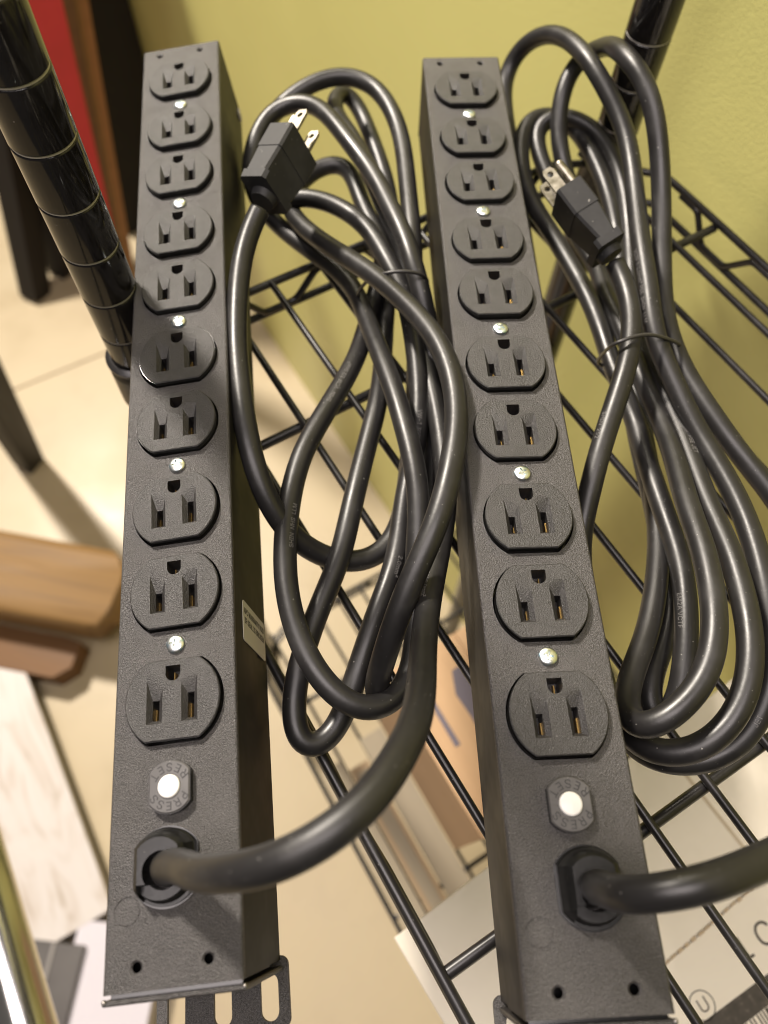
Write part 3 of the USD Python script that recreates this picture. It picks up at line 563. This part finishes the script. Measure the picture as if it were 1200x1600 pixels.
# ------------------------------------------------------------------ things on the floor at the left
def lean(name, label, cat, top, bot, width_dir, w_, thick, mt, mt2=None):
    """A panel that leans: its near edge runs from top to bot."""
    d = top - bot; L_ = np.linalg.norm(d); z = d / L_; x = np.asarray(width_dir, float); x = x - z * (x @ z); x /= np.linalg.norm(x); y = np.cross(z, x)
    Ml = np.eye(4); Ml[:3, 0], Ml[:3, 1], Ml[:3, 2], Ml[:3, 3] = x, y, z, bot
    t = Thing(name, label, cat, Ml)
    t.part('panel', box(0, w_, 0, thick, 0, L_, 2), mt)
    if mt2: t.part('edge_strip', box(w_ + .3, w_ + 26, -1, thick + 1, 0, L_, 2), mt2)
    return t
F0 = FLOOR
def edge(p_lo, p_hi, z_hi, up):
    lo, hi = at(*p_lo, F0), at(*p_hi, z_hi); return lo, lo + (hi - lo) * up
lo, hi = edge((203, 490), (112, 0), -420, 1.75)
lean('brown_board', 'dark brown wooden board leaning by the wall beside the red cloth panel', 'board', hi, lo, -E2, 52, 22, M['brown'], None)
lean('lit_board_stripe', 'lit part of the board painted as an orange brown batten along the dark brown board', 'stripe', hi + E2 * 1.0, lo + E2 * 1.0, E2, 27, 24, M['tan'])  # the board's lit part, painted as a paler strip of its own
lo = at(193, 445, -900.0); hi = at(91, 0, -330.0); hi = lo + (hi - lo) * 1.6
lean('red_panel', 'red cloth panel standing behind the left grooved post', 'panel', hi, lo, -E2, 62, 26, M['red'])
cb = Thing('shade_blocker', 'dark cabinet added to shade the wall behind the leaning brown board', 'blocker', SHELF @ frame((-1560, 230, FLOOR), (1, 0, 0), (0, 1, 0)))  # added tall dark block, placed to cast shade along the wall
cb.part('blocker_body', box(-420, -20, 0, 155, 0, 1540, 3), M['dark']); cb.part('blocker_end', box(-19, 0, -3, 156, 0, 1546, 2), M['dark'])
def leg(label, foot, top, w_):
    d = top - foot; L_ = np.linalg.norm(d); z = d / L_; x = np.array([.9, -.4, 0]); x -= z * (x @ z); x /= np.linalg.norm(x); y = np.cross(z, x)
    Ml = np.eye(4); Ml[:3, 0], Ml[:3, 1], Ml[:3, 2], Ml[:3, 3] = x, y, z, foot
    t = Thing('furniture_leg', label, 'furniture leg', Ml); h_ = w_ / 2
    v, f = box(-h_, h_, -h_, h_, 0, L_, 2.5); k = .78 + .22 * np.clip(v[:, 2] / L_, 0, 1); v[:, :2] *= k[:, None]
    t.part('leg', (v, f), M['dark'])
leg('dark wooden leg at the left edge, apart from the other two', at(46, 722, F0), at(-45, 560, F0 + 420), 56)
leg('dark wooden leg left of the grooved post, nearer of the pair', at(56, 462, F0), at(-5, 130, F0 + 420), 64)
leg('dark wooden leg half hidden by the grooved post, farther of the pair', at(98, 425, F0), at(50, 130, F0 + 420), 60)

# oak beam and the reddish piece under it
oa, ob = at(-60, 880, F0 + 130), at(182, 925, F0 + 130); ox = (ob - oa)[:3]; ox[2] = 0; OL = np.linalg.norm(ox); ox /= OL
MO = frame(np.array([oa[0], oa[1], F0 + 60]), ox, np.cross([0, 0, 1], ox))
cs = CrossSection.square([150, 78], True).offset(-16, manifold3d.JoinType.Miter).offset(16, manifold3d.JoinType.Round, 2.0, 32)
bm = Manifold.extrude(cs, OL + 200).rotate([90, 0, 90]).translate([-200, 0, 40])
bm ^= Manifold.batch_hull([mbox(-260, OL - 60, -90, 90, -20, 110), mbox(OL - 61, OL - 20, -66, 66, -12, 98), mbox(OL - 10, OL, -35, 35, 4, 82)])
t = Thing('oak_beam', 'thick light oak beam end lying above the whitewashed board', 'beam', MO); t.part('beam', bm, M['oak'], smooth=40)
MW = frame(np.array([*at(-60, 1000, F0 + 60)[:2], F0]), ox, np.cross([0, 0, 1], ox)); LW = np.linalg.norm(at(118, 1018, F0 + 60) - at(-60, 1000, F0 + 60))
wb = Manifold.batch_hull([mbox(-200, LW - 25, -34, 40, 0, 58), mbox(-200, LW, -10, 36, 4, 56)])
t = Thing('wood_block', 'reddish wooden block under the edge of the oak beam', 'wood block', MW); t.part('block', wb, M['oak2'], smooth=30)

# whitewashed board with a grey edge
ZW = F0 + 56
wa, wb_, wc = at(38, 1045, ZW), at(168, 1398, ZW), at(52, 1466, ZW)
wx = (wb_ - wa); WL = np.linalg.norm(wx); wx /= WL
MWB = frame(np.array([wa[0], wa[1], F0]), wx, np.cross([0, 0, 1], wx))
t = Thing('whitewashed_board', 'pale whitewashed board with grey side on the floor at lower left', 'board', MWB)
t.part('top_face', box(-70, WL + 22, -260, 0, 44, 56, 1.0), M['marble']); t.part('grey_core', box(-69, WL + 21, -258, -1.6, 0, 43.8, 1.0), M['grey_edge'])
# dark grey strip with its ridge, on a sheet of paper
ZD = F0 + 66
d0, d1, d2 = at(50, 1468, ZD), at(132, 1478, ZD), at(178, 1605, ZD)
dx = (d1 - d0); DW = np.linalg.norm(dx); dx /= DW
MD = frame(np.array([d0[0], d0[1], F0 + 56.5]), dx, np.cross([0, 0, 1], dx))
t = Thing('grey_strip', 'flat dark grey metal strip with a ridge painted pale as its highlight at lower left', 'metal strip', MD)
t.part('plate', box(0, DW, -260, 0, 0, 9, 1.0), M['slate']); t.part('ridge', box(DW * .40, DW * .47, -260, -1, 9.02, 11.5, .8), M['ridge'])
p0 = at(125, 1470, F0 + 30)
t = Thing('paper_sheet', 'lilac white paper sheet partly under the foot of the left strip', 'paper', frame(np.array([p0[0], p0[1], F0 + 1.5]), dx, np.cross([0, 0, 1], dx)))
t.part('sheet', box(0, 135, -260, 30, 0, 54, 1.0), M['paper'])
# chrome tube
ZT = -330.0
h0, h1 = at(-34, 1330, ZT), at(46, 1615, ZT); hd = (h1 - h0) / np.linalg.norm(h1 - h0)
t = Thing('chrome_tube', 'shiny chrome tube crossing the lower left corner', 'tube', frame(h0 - hd * 160, hd, np.cross([0, 0, 1], hd)))
t.part('tube', tf(rod((0, 0, 0), (700, 0, 0), 19.0, 40), np.eye(4)), M['chrome'], smooth=40)
